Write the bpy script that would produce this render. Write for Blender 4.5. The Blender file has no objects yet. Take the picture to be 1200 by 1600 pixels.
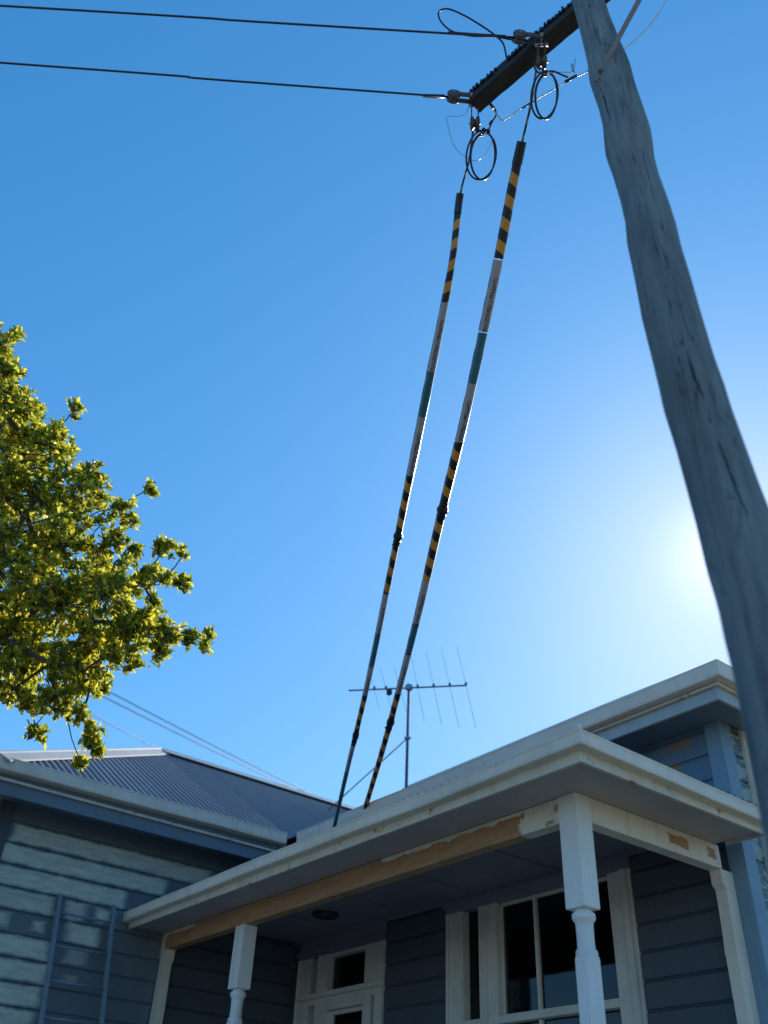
import bpy, math, random
from mathutils import Vector, Matrix, noise
random.seed(7)
D = bpy.data
scene = bpy.context.scene
COL = scene.collection
rad = math.radians

# ------------------------------------------------------------------ camera
F_PX, PITCH, ROLL, AZ = 1413.5, rad(37.38), rad(3.0), rad(126.39)
_c, _s = math.cos(ROLL), math.sin(ROLL)
def _rz(v): return Vector((_c*v[0]-_s*v[1], _s*v[0]+_c*v[1], v[2]))
_up = _rz((0, -math.cos(PITCH), math.sin(PITCH)))
_fw = _rz((0, math.sin(PITCH), math.cos(PITCH)))
_rt = _rz((1, 0, 0))
_a = _rt*math.cos(AZ) + _fw*math.sin(AZ)
_b = _rt*math.sin(AZ) - _fw*math.cos(AZ)
M = Matrix((-_a, _b, _up))                 # world = M @ (right, down, forward)
CAM = Vector((0, 0, 1.6))
cam_d = D.cameras.new('camera'); cam = D.objects.new('camera', cam_d); COL.objects.link(cam)
right, down, fwd = M.col[0].copy(), M.col[1].copy(), M.col[2].copy()
rot = Matrix((right, -down, -fwd)).transposed()
cam.matrix_world = Matrix.Translation(CAM) @ rot.to_4x4()
cam_d.sensor_fit = 'VERTICAL'; cam_d.sensor_height = 36; cam_d.sensor_width = 27
cam_d.lens = F_PX/1600*36
cam_d.clip_end = 3000; cam_d.clip_start = 0.05
cam_d.dof.use_dof = True; cam_d.dof.focus_distance = 6.6; cam_d.dof.aperture_fstop = 1.25
scene.camera = cam
def ray(px, py):
    return (M @ Vector((px-600, py-800, F_PX)))/F_PX
def at(px, py, depth):                       # point of real space at a camera depth
    return CAM + ray(px, py)*depth
def on(px, py, ax, v):                       # point on a plane x/y/z = v
    d = ray(px, py); return CAM + d*((v-CAM[ax])/d[ax])

# ------------------------------------------------------------------ world and sun
SUN_EL, SUN_AZ = rad(33.3), rad(-28.4)       # azimuth from +Y towards +X
w = D.worlds.new('World'); scene.world = w; w.use_nodes = True
nt = w.node_tree
sky = nt.nodes.new('ShaderNodeTexSky'); sky.sky_type = 'NISHITA'; sky.sun_disc = False
sky.sun_elevation = SUN_EL; sky.sun_rotation = SUN_AZ
sky.air_density = 1.0; sky.dust_density = 0.3; sky.ozone_density = 3.0; sky.altitude = 0
# colour response of the clear sky: deeper blue overhead, whiter only close to the sun
sep = nt.nodes.new('ShaderNodeSeparateColor'); cmb_ = nt.nodes.new('ShaderNodeCombineColor'); nt.links.new(sky.outputs[0], sep.inputs[0])
for i_, (ga, gp) in enumerate(((.90, 1.20), (.98, .76), (1.27, .64))):
    m0 = nt.nodes.new('ShaderNodeMath'); m0.operation = 'MULTIPLY'; m0.inputs[1].default_value = .11
    m1 = nt.nodes.new('ShaderNodeMath'); m1.operation = 'POWER'; m1.inputs[1].default_value = gp
    m2 = nt.nodes.new('ShaderNodeMath'); m2.operation = 'MULTIPLY'; m2.inputs[1].default_value = ga/.11
    nt.links.new(sep.outputs[i_], m0.inputs[0]); nt.links.new(m0.outputs[0], m1.inputs[0]); nt.links.new(m1.outputs[0], m2.inputs[0]); nt.links.new(m2.outputs[0], cmb_.inputs[i_])
# aureole: glow round the sun, mostly lens flare, painted into the sky colour
geo_ = nt.nodes.new('ShaderNodeTexCoord'); dp = nt.nodes.new('ShaderNodeVectorMath'); dp.operation = 'DOT_PRODUCT'
nt.links.new(geo_.outputs['Generated'], dp.inputs[0])
dp.inputs[1].default_value = (math.sin(SUN_AZ)*math.cos(SUN_EL), math.cos(SUN_AZ)*math.cos(SUN_EL), math.sin(SUN_EL))
mx0 = nt.nodes.new('ShaderNodeMath'); mx0.operation = 'MAXIMUM'; mx0.inputs[1].default_value = 0; nt.links.new(dp.outputs['Value'], mx0.inputs[0])
prev = cmb_.outputs[0]
for pw, amp in ((800, 3.2), (120, .35)):
    m3 = nt.nodes.new('ShaderNodeMath'); m3.operation = 'POWER'; m3.inputs[1].default_value = pw; nt.links.new(mx0.outputs[0], m3.inputs[0])
    vm = nt.nodes.new('ShaderNodeVectorMath'); vm.operation = 'SCALE'; vm.inputs[0].default_value = (amp, amp*.82, amp*.7); nt.links.new(m3.outputs[0], vm.inputs['Scale'])
    va = nt.nodes.new('ShaderNodeVectorMath'); va.operation = 'ADD'; nt.links.new(prev, va.inputs[0]); nt.links.new(vm.outputs[0], va.inputs[1]); prev = va.outputs[0]
nt.links.new(prev, nt.nodes['Background'].inputs[0])
nt.nodes['Background'].inputs[1].default_value = 0.11
sd = Vector((math.sin(SUN_AZ)*math.cos(SUN_EL), math.cos(SUN_AZ)*math.cos(SUN_EL), math.sin(SUN_EL)))
sl = D.lights.new('sun', 'SUN'); sl.energy = 5.0; sl.angle = rad(0.53); sl.color = (1, .94, .84)
so = D.objects.new('sun', sl); COL.objects.link(so)
so.rotation_euler = sd.to_track_quat('Z', 'Y').to_euler(); so.location = (-10, 20, 20)
scene.view_settings.view_transform = 'Standard'; scene.view_settings.look = 'None'
scene.view_settings.exposure = 0.12; scene.view_settings.gamma = 1

# ------------------------------------------------------------------ materials
def lin(c):
    return tuple((x/12.92 if x <= .04045 else ((x+.055)/1.055)**2.4) for x in c)
class N:
    def __init__(s, name):
        s.m = D.materials.new(name); s.m.use_nodes = True
        s.t = s.m.node_tree; s.bsdf = s.t.nodes['Principled BSDF']
    def node(s, typ, **kw):
        n = s.t.nodes.new(typ)
        for k, v in kw.items(): setattr(n, k, v)
        return n
    def link(s, a, b): s.t.links.new(a, b)
    def val(s, sock, v):
        if hasattr(v, 'links') or hasattr(v, 'is_output'): s.link(v, sock)
        else: sock.default_value = v
    def math(s, op, a, b=None, clamp=False):
        n = s.node('ShaderNodeMath', operation=op); n.use_clamp = clamp
        s.val(n.inputs[0], a)
        if b is not None: s.val(n.inputs[1], b)
        return n.outputs[0]
    def mix(s, fac, a, b):
        n = s.node('ShaderNodeMix', data_type='RGBA')
        s.val(n.inputs[0], fac)
        for i, v in ((6, a), (7, b)):
            if isinstance(v, tuple): n.inputs[i].default_value = (*v[:3], 1)
            else: s.link(v, n.inputs[i])
        return n.outputs[2]
    def pos(s, scale=(1, 1, 1), obj=False):
        src = s.node('ShaderNodeTexCoord').outputs['Object'] if obj else s.node('ShaderNodeNewGeometry').outputs['Position']
        mp = s.node('ShaderNodeMapping'); mp.inputs['Scale'].default_value = scale
        s.link(src, mp.inputs[0]); return mp.outputs[0]
    def noise(s, vec, scale, detail=5, rough=.6, dist=0):
        n = s.node('ShaderNodeTexNoise'); n.inputs['Scale'].default_value = scale
        n.inputs['Detail'].default_value = detail; n.inputs['Roughness'].default_value = rough
        n.inputs['Distortion'].default_value = dist
        s.link(vec, n.inputs['Vector']); return n.outputs[0]
    def ramp(s, fac, stops, const=False):
        n = s.node('ShaderNodeValToRGB'); s.link(fac, n.inputs[0])
        if const: n.color_ramp.interpolation = 'CONSTANT'
        e = n.color_ramp.elements
        while len(e) < len(stops): e.new(.5)
        for el, (p, c) in zip(e, stops): el.position = p; el.color = (*c, 1) if not isinstance(c, float) else (c, c, c, 1)
        return n.outputs[0]
    def step(s, fac, lo, hi):
        n = s.node('ShaderNodeMapRange'); s.link(fac, n.inputs[0])
        n.inputs[1].default_value = lo; n.inputs[2].default_value = hi; return n.outputs[0]
    def xyz(s):
        n = s.node('ShaderNodeSeparateXYZ'); s.link(s.node('ShaderNodeNewGeometry').outputs['Position'], n.inputs[0]); return n.outputs
    def bump(s, h, strength=.3, dist=.01):
        n = s.node('ShaderNodeBump'); n.inputs['Strength'].default_value = strength; n.inputs['Distance'].default_value = dist
        s.link(h, n.inputs['Height']); s.link(n.outputs[0], s.bsdf.inputs['Normal'])
    def out(s, col, rough=.6, metal=0):
        if isinstance(col, tuple): s.bsdf.inputs['Base Color'].default_value = (*col[:3], 1)
        else: s.link(col, s.bsdf.inputs['Base Color'])
        s.val(s.bsdf.inputs['Roughness'], rough); s.bsdf.inputs['Metallic'].default_value = metal
        return s.m

def paint(name, col, wear=None, wear_at=.62, dirt=(.3, .27, .24), dirt_amt=.35, rough=.55, scale=3, bump=.15, patches=(), stretch=(1, 1, 1), patch_col=None, pn=.35, soft=.07):
    n = N(name); p = n.pos(stretch)
    big = n.noise(p, scale, 6, .65); fine = n.noise(p, scale*14, 4, .7)
    c = n.mix(n.math('MULTIPLY', n.step(big, .45, .8), dirt_amt), col, tuple(a*b for a, b in zip(col, dirt)))
    c = n.mix(n.math('MULTIPLY', n.step(fine, .5, .75), .25), c, tuple(x*.72 for x in col))
    stk = n.noise(n.pos((11, 11, .45)), 1.4, 5, .6)
    c = n.mix(n.math('MULTIPLY', n.step(stk, .52, .78), .38), c, tuple(x*.55 for x in col))
    h = fine
    if wear:
        wn = n.noise(n.pos(stretch), scale*2.3, 8, .68, .4)
        wm = n.step(wn, wear_at, wear_at+.025)
        c = n.mix(wm, c, wear); h = n.math('SUBTRACT', fine, n.math('MULTIPLY', wm, .8))
    if patches:
        x, y, z = n.xyz(); tot = None
        en = n.noise(n.pos(), 7, 6, .65); en = n.math('MULTIPLY', n.math('SUBTRACT', en, .5), pn*2)
        for ax, u0, u1, z0, z1, amt in patches:
            u = (x, y)[ax]
            du = n.math('DIVIDE', n.math('SUBTRACT', n.math('ABSOLUTE', n.math('SUBTRACT', u, (u0+u1)/2)), (u1-u0)/2), .10)
            dz = n.math('DIVIDE', n.math('SUBTRACT', n.math('ABSOLUTE', n.math('SUBTRACT', z, (z0+z1)/2)), (z1-z0)/2), .035)
            d = n.math('ADD', n.math('MAXIMUM', du, dz), n.math('MULTIPLY', en, 4))
            m = n.math('MULTIPLY', n.math('SUBTRACT', 1, n.step(d, -soft, soft)), amt)
            tot = m if tot is None else n.math('MAXIMUM', tot, m)
        pf = n.noise(n.pos(tuple(q*(.25 if q_ < 2 else 1.4) for q_, q in enumerate(stretch))), 18, 7, .72)
        pc = n.mix(n.step(pf, .35, .7), patch_col, tuple(v*.62 for v in patch_col))
        c = n.mix(tot, c, pc)
        h = n.math('SUBTRACT', h, n.math('MULTIPLY', tot, .8))
    n.bump(h, bump, .006)
    return n.out(c, rough)

CREAM = (.86, .73, .57)
m_cream = paint('cream_paint', CREAM, scale=2.5, dirt_amt=.3)
m_post = paint('post_paint', (.86, .81, .75), wear=(.42, .36, .3), wear_at=.72, scale=4, dirt_amt=.2)
m_gutter = paint('gutter_paint', (.88, .75, .62), scale=1.6, dirt=(.5, .46, .44), dirt_amt=.5, stretch=(1, 1, 3))
m_soffit = paint('soffit_paint', (.54, .44, .42), scale=1.2, dirt_amt=.25)
m_fascia_v = paint('veranda_fascia_paint', (.74, .64, .52), wear=(.45, .22, .10), wear_at=.60, scale=3.5)
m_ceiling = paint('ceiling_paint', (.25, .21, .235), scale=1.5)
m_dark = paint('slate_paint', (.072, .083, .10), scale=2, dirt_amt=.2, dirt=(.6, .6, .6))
m_trim = paint('trim_paint', (.72, .65, .55), scale=3)
BROWN = (.56, .28, .13)
m_beam_f = paint('front_beam_paint', (.86, .74, .60), scale=3, patches=[(0, -8.75, -3.98, 3.38, 3.572, 1), (0, -8.2, -5.4, 3.38, 3.7, .9), (0, -3.76, -3.70, 3.46, 3.485, 1), (0, -3.69, -3.64, 3.53, 3.56, 1)], patch_col=BROWN, bump=.5, pn=.28)
m_beam_s = paint('side_beam_paint', (.87, .75, .61), scale=3, patches=[(1, 4.98, 5.16, 3.50, 3.56, 1), (1, 5.38, 5.48, 3.50, 3.57, 1)], patch_col=BROWN, bump=.5, pn=.3)
m_blue = paint('blue_paint', (.14, .235, .32), wear=(.36, .42, .42), wear_at=.66, scale=2, bump=.4)
m_cornerblue = paint('corner_blue_paint', (.22, .33, .42), wear=(.42, .47, .45), wear_at=.68, scale=2, bump=.4)
m_bluefascia = paint('blue_fascia_paint', (.16, .21, .26), scale=1.5)
m_palefascia = paint('pale_fascia_paint', (.46, .52, .55), scale=1.5)
m_mainwall = paint('scraped_wall_paint', (.13, .215, .30), scale=2, patches=[(0, -4.25, -3.85, 4.25, 4.30, 1), (0, -4.4, -4.2, 4.37, 4.41, 1), (0, -3.93, -3.7, 4.40, 4.46, .8)], patch_col=(.40, .24, .13), bump=.5)
m_sidewall = paint('side_wall_paint', (.13, .19, .24), wear=(.34, .39, .36), wear_at=.50, scale=1.7, bump=.5, stretch=(1, 1, 2.5))

# wing wall: boards with scraped pale lengths
PALE = (.64, .66, .56)
wp = []
def wpatch(zx0, zx1, zy, hrow=.15, amt=1.0):   # row position read off the wall, in zoomed coordinates of the photograph's corner
    A = on(zx0/3, 1160+zy[0]/3, 0, -8.85); B = on(zx1/3, 1160+zy[1]/3, 0, -8.85)
    zc = round(((A.z+B.z)/2-3.733)/.185-.5)*.185+.185*.5+3.733
    wp.append((1, A.y+.05, B.y-.05, zc-hrow/2, zc+hrow/2, amt))
wpatch(700, 975, (545, 600), .12, .6)
wpatch(30, 1000, (435, 655)); wpatch(-60, 790, (515, 705)); wpatch(-60, 600, (605, 745))
wpatch(-60, 275, (715, 760), amt=.8); wpatch(285, 420, (775, 805), amt=.9); wpatch(430, 550, (815, 835), .12, .9)
wpatch(-60, 60, (815, 830), .12, .7); wpatch(120, 220, (870, 885), .08, .8); wpatch(290, 480, (885, 925))
wpatch(-60, 250, (925, 955)); wpatch(280, 420, (1000, 1020), .12, .6)
wpatch(-60, 240, (1045, 1070)); wpatch(280, 390, (1075, 1085), .05, .5)
wpatch(-60, 205, (1160, 1180)); wpatch(-60, 180, (1270, 1290))
m_wing = paint('wing_wall_paint', (.125, .16, .18), scale=2, patches=wp, patch_col=PALE, bump=.5, dirt_amt=.3, pn=.22, soft=.4)

def corr_mat(name, col):
    n = N(name); p = n.pos(); a = n.noise(p, 1.3, 5); b = n.noise(n.pos((6, 1, 1)), 6, 5)
    c = n.mix(n.math('MULTIPLY', n.step(a, .4, .75), .5), col, tuple(x*.7 for x in col))
    c = n.mix(n.math('MULTIPLY', n.step(b, .55, .8), .4), c, (.30, .27, .25))
    yy = n.xyz()[1]; wn = n.node('ShaderNodeTexWhiteNoise', noise_dimensions='1D'); n.link(n.math('FLOOR', n.math('DIVIDE', yy, .762)), wn.inputs['W'])
    c = n.mix(n.math('MULTIPLY', wn.outputs[0], .45), c, tuple(x*.6 for x in col))
    edge = n.math('LESS_THAN', n.math('FRACT', n.math('DIVIDE', yy, .762)), .02); c = n.mix(n.math('MULTIPLY', edge, .6), c, (.08, .075, .075))
    n.bump(b, .1, .004); return n.out(c, .6, .0)
m_roof = corr_mat('corrugated_iron', (.24, .222, .225))
m_cap = paint('ridge_cap_paint', (.55, .52, .47), scale=2)
def simple(name, col, rough=.5, metal=0, sc=20, amt=.3, bump=.1):
    n = N(name); f = n.noise(n.pos(obj=True), sc, 5)
    c = n.mix(n.math('MULTIPLY', n.step(f, .4, .7), amt), col, tuple(x*.5 for x in col))
    n.bump(f, bump, .003); return n.out(c, rough, metal)
m_black = simple('black_rubber', (.012, .012, .016), .35)
m_wire = simple('aged_wire', (.03, .032, .04), .45)
m_alu = simple('bare_aluminium', (.62, .60, .58), .32, .85)
m_galv = simple('galvanised_steel', (.36, .37, .39), .4, .7)
m_rust = simple('rusted_steel', (.12, .08, .06), .85, .0)
m_brace = simple('dull_flat_steel', (.24, .225, .24), .7)
m_glaze = simple('brown_porcelain', (.10, .075, .06), .25)
m_antenna = simple('antenna_metal', (.12, .14, .17), .75, .1)
m_ladder = simple('ladder_aluminium', (.19, .25, .30), .7, .0)
m_brick = simple('stump_concrete', (.35, .34, .32), .9)
n = N('window_glass')
tb = n.node('ShaderNodeBsdfTransparent'); tb.inputs[0].default_value = (.72, .76, .75, 1); gl = n.node('ShaderNodeBsdfGlossy'); gl.inputs['Roughness'].default_value = .03
fr_ = n.node('ShaderNodeFresnel'); fr_.inputs['IOR'].default_value = 1.6
bm = n.node('ShaderNodeBump'); bm.inputs['Strength'].default_value = .06; bm.inputs['Distance'].default_value = .02; n.link(n.noise(n.pos(), 1.3, 2), bm.inputs['Height'])
n.link(bm.outputs[0], gl.inputs['Normal']); mxs = n.node('ShaderNodeMixShader'); n.link(fr_.outputs[0], mxs.inputs[0]); n.link(tb.outputs[0], mxs.inputs[1]); n.link(gl.outputs[0], mxs.inputs[2])
n.link(mxs.outputs[0], n.t.nodes['Material Output'].inputs[0]); m_glass = n.m
m_curtain = simple('curtain_cloth', (.30, .27, .25), .9, sc=6)
n = N('ground_grass'); g = n.noise(n.pos(), .35, 6); g2 = n.noise(n.pos(), 30, 5)
c = n.mix(n.step(g, .35, .65), (.14, .15, .07), (.30, .27, .17)); c = n.mix(n.math('MULTIPLY', n.step(g2, .4, .7), .5), c, (.10, .10, .05))
n.bump(g2, .6, .03); m_grass = n.out(c, .95)
n = N('path_concrete'); g = n.noise(n.pos(), 3, 7); m_path = n.out(n.mix(n.step(g, .3, .7), (.42, .40, .36), (.55, .52, .47)), .9)
n = N('road_asphalt'); g = n.noise(n.pos(), 40, 5); m_road = n.out(n.mix(g, (.11, .105, .10), (.17, .165, .155)), .9)

# pole: weathered hardwood, grain and checks run up the trunk
n = N('weathered_pole_timber')
gx = n.noise(n.pos((14, 14, .55), obj=True), 2.2, 8, .7, .3)
g3 = n.noise(n.pos((3, 3, .8), obj=True), 1.6, 5, .6)
g4 = n.noise(n.pos((30, 30, 1.2), obj=True), 3.5, 6, .75)
c = n.mix(n.step(gx, .3, .72), (.145, .175, .18), (.28, .315, .315))
c = n.mix(n.math('MULTIPLY', n.step(g3, .42, .66), .55), c, (.07, .08, .085))
ck = n.noise(n.pos((9, 9, .35), obj=True), 1.5, 7, .6, 1.2)
line = n.math('ABSOLUTE', n.math('SUBTRACT', ck, .5))
crack = n.math('MULTIPLY', n.math('SUBTRACT', 1, n.step(line, .002, .008)), n.step(g3, .42, .5))
c = n.mix(n.math('MULTIPLY', crack, .85), c, (.03, .03, .032))
c = n.mix(n.math('MULTIPLY', n.step(g4, .55, .7), .35), c, (.05, .05, .05))
hh = n.math('SUBTRACT', n.math('ADD', gx, n.math('MULTIPLY', g4, .6)), n.math('MULTIPLY', crack, 1.6))
n.bump(hh, .8, .012); m_pole = n.out(c, .85)
m_check = simple('timber_split', (.02, .02, .022), .95)
n = N('crossarm_timber'); g = n.noise(n.pos((1, 14, 14), obj=True), 3, 6, .7)
n.bump(g, .8, .01); m_arm = n.out(n.mix(n.step(g, .3, .7), (.022, .02, .02), (.06, .052, .048)), .9)

# line covers: u = metres along, v = turn around the tube
def uvsplit(n):
    uv = n.node('ShaderNodeUVMap'); sx = n.node('ShaderNodeSeparateXYZ'); n.link(uv.outputs[0], sx.inputs[0]); return sx.outputs
n = N('striped_cover'); u, v, _ = uvsplit(n)
tri = n.math('ABSOLUTE', n.math('SUBTRACT', n.math('FRACT', n.math('ADD', v, .15)), .5))
ph = n.math('FRACT', n.math('ADD', n.math('DIVIDE', u, .158), n.math('MULTIPLY', tri, .62)))
st = n.math('GREATER_THAN', ph, .5)
dn = n.noise(n.pos(), 25, 6)
c = n.mix(st, (.010, .011, .017), (.68, .29, .035)); c = n.mix(n.math('MULTIPLY', n.step(dn, .45, .75), .35), c, (.07, .05, .03))
m_stripe = n.out(c, .45)
n = N('printed_label_cover'); u, v, _ = uvsplit(n)
cmb = n.node('ShaderNodeCombineXYZ'); n.link(n.math('MULTIPLY', u, 95), cmb.inputs[0]); n.link(n.math('MULTIPLY', v, 34), cmb.inputs[1])
vn = n.node('ShaderNodeTexVoronoi'); vn.distance = 'CHEBYCHEV'; vn.feature = 'DISTANCE_TO_EDGE' if False else 'F1'; n.link(cmb.outputs[0], vn.inputs['Vector']); vn.inputs['Scale'].default_value = 1
glyph = n.math('GREATER_THAN', vn.outputs['Distance'], .42)
vf = n.math('FRACT', n.math('MULTIPLY', v, 3))
band = n.math('MULTIPLY', n.math('GREATER_THAN', vf, .28), n.math('LESS_THAN', vf, .72))
gapn = n.math('GREATER_THAN', n.math('FRACT', n.math('MULTIPLY', u, 1.7)), .22)
ink = n.math('MULTIPLY', n.math('MULTIPLY', glyph, band), gapn)
c = n.mix(n.math('MULTIPLY', ink, .9), (.42, .38, .40), (.03, .035, .06)); m_label = n.out(c, .4)
m_teal = simple('teal_cover', (.035, .16, .21), .35)
# leaves
def leafmat(name, shift=0):
    n = N(name); r = n.node('ShaderNodeNewGeometry').outputs['Random Per Island']
    col = n.ramp(r, [(0, (.022, .05, .022)), (.3, (.08, .12, .02)), (.6, (.20, .24, .025)), (.86, (.36, .35, .03)), (1, (.42, .32, .04))])
    n.link(col, n.bsdf.inputs['Base Color']); n.bsdf.inputs['Roughness'].default_value = .22
    tr = n.node('ShaderNodeBsdfTranslucent')
    tc = n.ramp(r, [(0, (.12, .18, .03)), (.3, (.44, .50, .04)), (.6, (.92, .85, .07)), (1, (1, .80, .09))])
    n.link(tc, tr.inputs[0]); mx = n.node('ShaderNodeMixShader'); mx.inputs[0].default_value = .60
    n.link(n.bsdf.outputs[0], mx.inputs[1]); n.link(tr.outputs[0], mx.inputs[2])
    n.link(mx.outputs[0], n.t.nodes['Material Output'].inputs[0]); return n.m
m_leaf = leafmat('glossy_leaf')
m_bark = simple('tree_bark', (.10, .085, .07), .9, sc=12)

# ------------------------------------------------------------------ mesh builder
class MB:
    def __init__(s): s.v = []; s.f = []; s.mi = []; s.uv = []; s.sm = []
    def add(s, vs, fs, mi=0, uvs=None, smooth=False):
        o = len(s.v); s.v += [Vector(p) for p in vs]
        for i, f in enumerate(fs):
            s.f.append([o+k for k in f]); s.mi.append(mi); s.sm.append(smooth)
            s.uv.append(uvs[i] if uvs else None)
        return s
    def box(s, x0, x1, y0, y1, z0, z1, mi=0):
        vs = [(x, y, z) for z in (z0, z1) for y in (y0, y1) for x in (x0, x1)]
        return s.add(vs, [(0, 2, 3, 1), (4, 5, 7, 6), (0, 1, 5, 4), (1, 3, 7, 5), (3, 2, 6, 7), (2, 0, 4, 6)], mi)
    def obox(s, c, ax, ay, az, mi=0):          # oriented box, half-axis vectors
        c = Vector(c); vs = [c+ax*i+ay*j+az*k for k in (-1, 1) for j in (-1, 1) for i in (-1, 1)]
        return s.add(vs, [(0, 2, 3, 1), (4, 5, 7, 6), (0, 1, 5, 4), (1, 3, 7, 5), (3, 2, 6, 7), (2, 0, 4, 6)], mi)
    def tube(s, pts, r, seg=8, mi=0, caps=True, mis=None):
        pts = [Vector(p) for p in pts]; R = r if isinstance(r, (list, tuple)) else [r]*len(pts)
        n = len(pts); ref = None; rings = []; L = 0; us = []
        for i, p in enumerate(pts):
            t = (pts[min(i+1, n-1)]-pts[max(i-1, 0)]).normalized()
            if ref is None: ref = Vector((0, 0, 1)) if abs(t.z) < .9 else Vector((1, 0, 0))
            ref = (ref-t*ref.dot(t)).normalized(); q = t.cross(ref)
            rings.append([p+(ref*math.cos(2*math.pi*k/seg)+q*math.sin(2*math.pi*k/seg))*R[i] for k in range(seg)])
            if i: L += (p-pts[i-1]).length
            us.append(L)
        vs = [x for g in rings for x in g]; o = len(s.v); s.v += vs
        for i in range(n-1):
            for k in range(seg):
                k2 = (k+1) % seg
                s.f.append([o+i*seg+k, o+i*seg+k2, o+(i+1)*seg+k2, o+(i+1)*seg+k]); s.mi.append(mis[i] if mis else mi); s.sm.append(seg > 4)
                s.uv.append([(us[i], k/seg), (us[i], (k+1)/seg), (us[i+1], (k+1)/seg), (us[i+1], k/seg)])
        if caps:
            for base, rev in ((0, True), ((n-1)*seg, False)):
                f = [o+base+k for k in range(seg)]
                s.f.append(f[::-1] if rev else f); s.mi.append(mis[0 if rev else -1] if mis else mi); s.sm.append(False); s.uv.append(None)
        return s
    def lathe(s, c, prof, seg=20, axis=Vector((0, 0, 1)), mi=0):   # prof: (height, radius)
        axis = axis.normalized(); ref = Vector((1, 0, 0)) if abs(axis.x) < .9 else Vector((0, 1, 0))
        a1 = (ref-axis*ref.dot(axis)).normalized(); a2 = axis.cross(a1); c = Vector(c)
        vs = [c+axis*h+(a1*math.cos(2*math.pi*k/seg)+a2*math.sin(2*math.pi*k/seg))*r for h, r in prof for k in range(seg)]
        fs = [(i*seg+k, i*seg+(k+1) % seg, (i+1)*seg+(k+1) % seg, (i+1)*seg+k) for i in range(len(prof)-1) for k in range(seg)]
        s.add(vs, fs, mi, smooth=True)
        s.add([vs[k] for k in range(seg)][::-1], [tuple(range(seg))], mi); s.add([vs[-seg+k] for k in range(seg)], [tuple(range(seg))], mi)
        return s
    def build(s, name, mats, parent=None, bevel=0, base=None):
        if not isinstance(mats, (list, tuple)): mats = [mats]
        off = parent_world(parent) if parent else (Vector(base) if base else Vector((0, 0, 0)))
        me = D.meshes.new(name); me.from_pydata([tuple(p-off) for p in s.v], [], s.f)
        for m in mats: me.materials.append(m)
        me.polygons.foreach_set('material_index', s.mi); me.polygons.foreach_set('use_smooth', s.sm)
        if any(s.uv):
            l = me.uv_layers.new(name='UVMap').data; k = 0
            for f, u in zip(s.f, s.uv):
                for j in range(len(f)):
                    if u: l[k].uv = u[j]
                    k += 1
        me.update(); o = D.objects.new(name, me); COL.objects.link(o)
        if parent: o.parent = parent
        elif base: o.location = off
        if bevel:
            b = o.modifiers.new('bevel', 'BEVEL'); b.width = bevel; b.segments = 2; b.limit_method = 'ANGLE'
        return o
def parent_world(o):
    p = Vector(o.location)
    while o.parent: o = o.parent; p += o.location
    return p
def thing(name, label, cat, loc, group=None):
    o = D.objects.new(name, None); COL.objects.link(o); o.location = loc; o.empty_display_size = .2
    return tag(o, label, cat, group)
def tag(o, label, cat, group=None):
    o['label'] = label; o['category'] = cat
    if group: o['group'] = group
    return o
def struct(o): o['kind'] = 'structure'; return o
def lab(o, t): o['label'] = t; return o

# ------------------------------------------------------------------ ground
struct(MB().box(-900, 900, -900, 900, -1, 0).build('ground', m_grass))
struct(MB().box(-40, 40, -1.3, .35, -.2, .03).build('pavement', m_path))
struct(MB().box(-40, 40, -3.35, -3.2, -.2, .06).build('kerb', m_path))
struct(MB().box(-40, 40, -11, -3.352, -.2, .004).build('road', m_road))
struct(MB().box(-6.9, -5.7, .36, 2.9, -.1, .026).build('garden_path', m_path))

# ------------------------------------------------------------------ the cottage
H = thing('weatherboard_cottage', 'white and slate weatherboard cottage with veranda, peeling blue walls and corrugated iron roof', 'house', (-8, 8, 0))
FL = .78
def siding(mb, axis, const, sgn, u0, u1, z0, z1, pitch=.185, z_ref=3.733, out=.017):
    """chamfer boards on the plane axis=const facing sgn; u runs along the wall"""
    k0 = math.floor((z0-z_ref)/pitch); k1 = math.ceil((z1-z_ref)/pitch)
    prof = []
    for k in range(k0, k1):
        zb = z_ref+k*pitch
        for dz, o in ((.0005, .003), (.004, out), (pitch-.022, out), (pitch-.006, .005), (pitch-.0005, .003)):
            z = zb+dz
            if z0 <= z <= z1: prof.append((z, o))
    prof = [(z0, .003)]+prof+[(z1, .003)]
    vs = []
    for z, o in prof:
        for u in (u0, u1): vs.append((u, const+sgn*o, z) if axis == 1 else (const+sgn*o, u, z))
    mb.add(vs, [(2*i, 2*i+1, 2*i+3, 2*i+2) for i in range(len(prof)-1)])
    t = .09*-sgn
    if axis == 1: mb.box(u0, u1, min(const, const+t), max(const, const+t), z0, z1)
    else: mb.box(min(const, const+t), max(const, const+t), u0, u1, z0, z1)
YW, XW, XR = 5.67, -8.85, -3.44        # front wall plane, wing wall plane, right wall plane
EAVE = 4.66
# front wall of the main block (veranda side) around the door and window openings
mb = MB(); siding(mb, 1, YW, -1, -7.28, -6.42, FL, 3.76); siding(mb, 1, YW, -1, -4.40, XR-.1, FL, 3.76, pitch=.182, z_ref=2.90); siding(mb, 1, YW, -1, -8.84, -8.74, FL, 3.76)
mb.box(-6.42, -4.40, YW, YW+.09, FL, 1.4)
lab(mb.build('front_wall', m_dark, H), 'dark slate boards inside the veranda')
mb = MB(); siding(mb, 1, YW, -1, -8.84, XR-.1, 3.765, 4.62, z_ref=3.74)
lab(mb.build('upper_wall', m_mainwall, H), 'blue boards above the veranda roof with scraped brown patches')
mb = MB(); siding(mb, 0, XR, 1, YW+.1, 5.90, FL, 4.62); siding(mb, 0, XR, 1, 6.05, 12.6, FL, 4.62)
lab(mb.build('side_wall', m_sidewall, H), 'blue boards with peeling pale paint')
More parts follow.
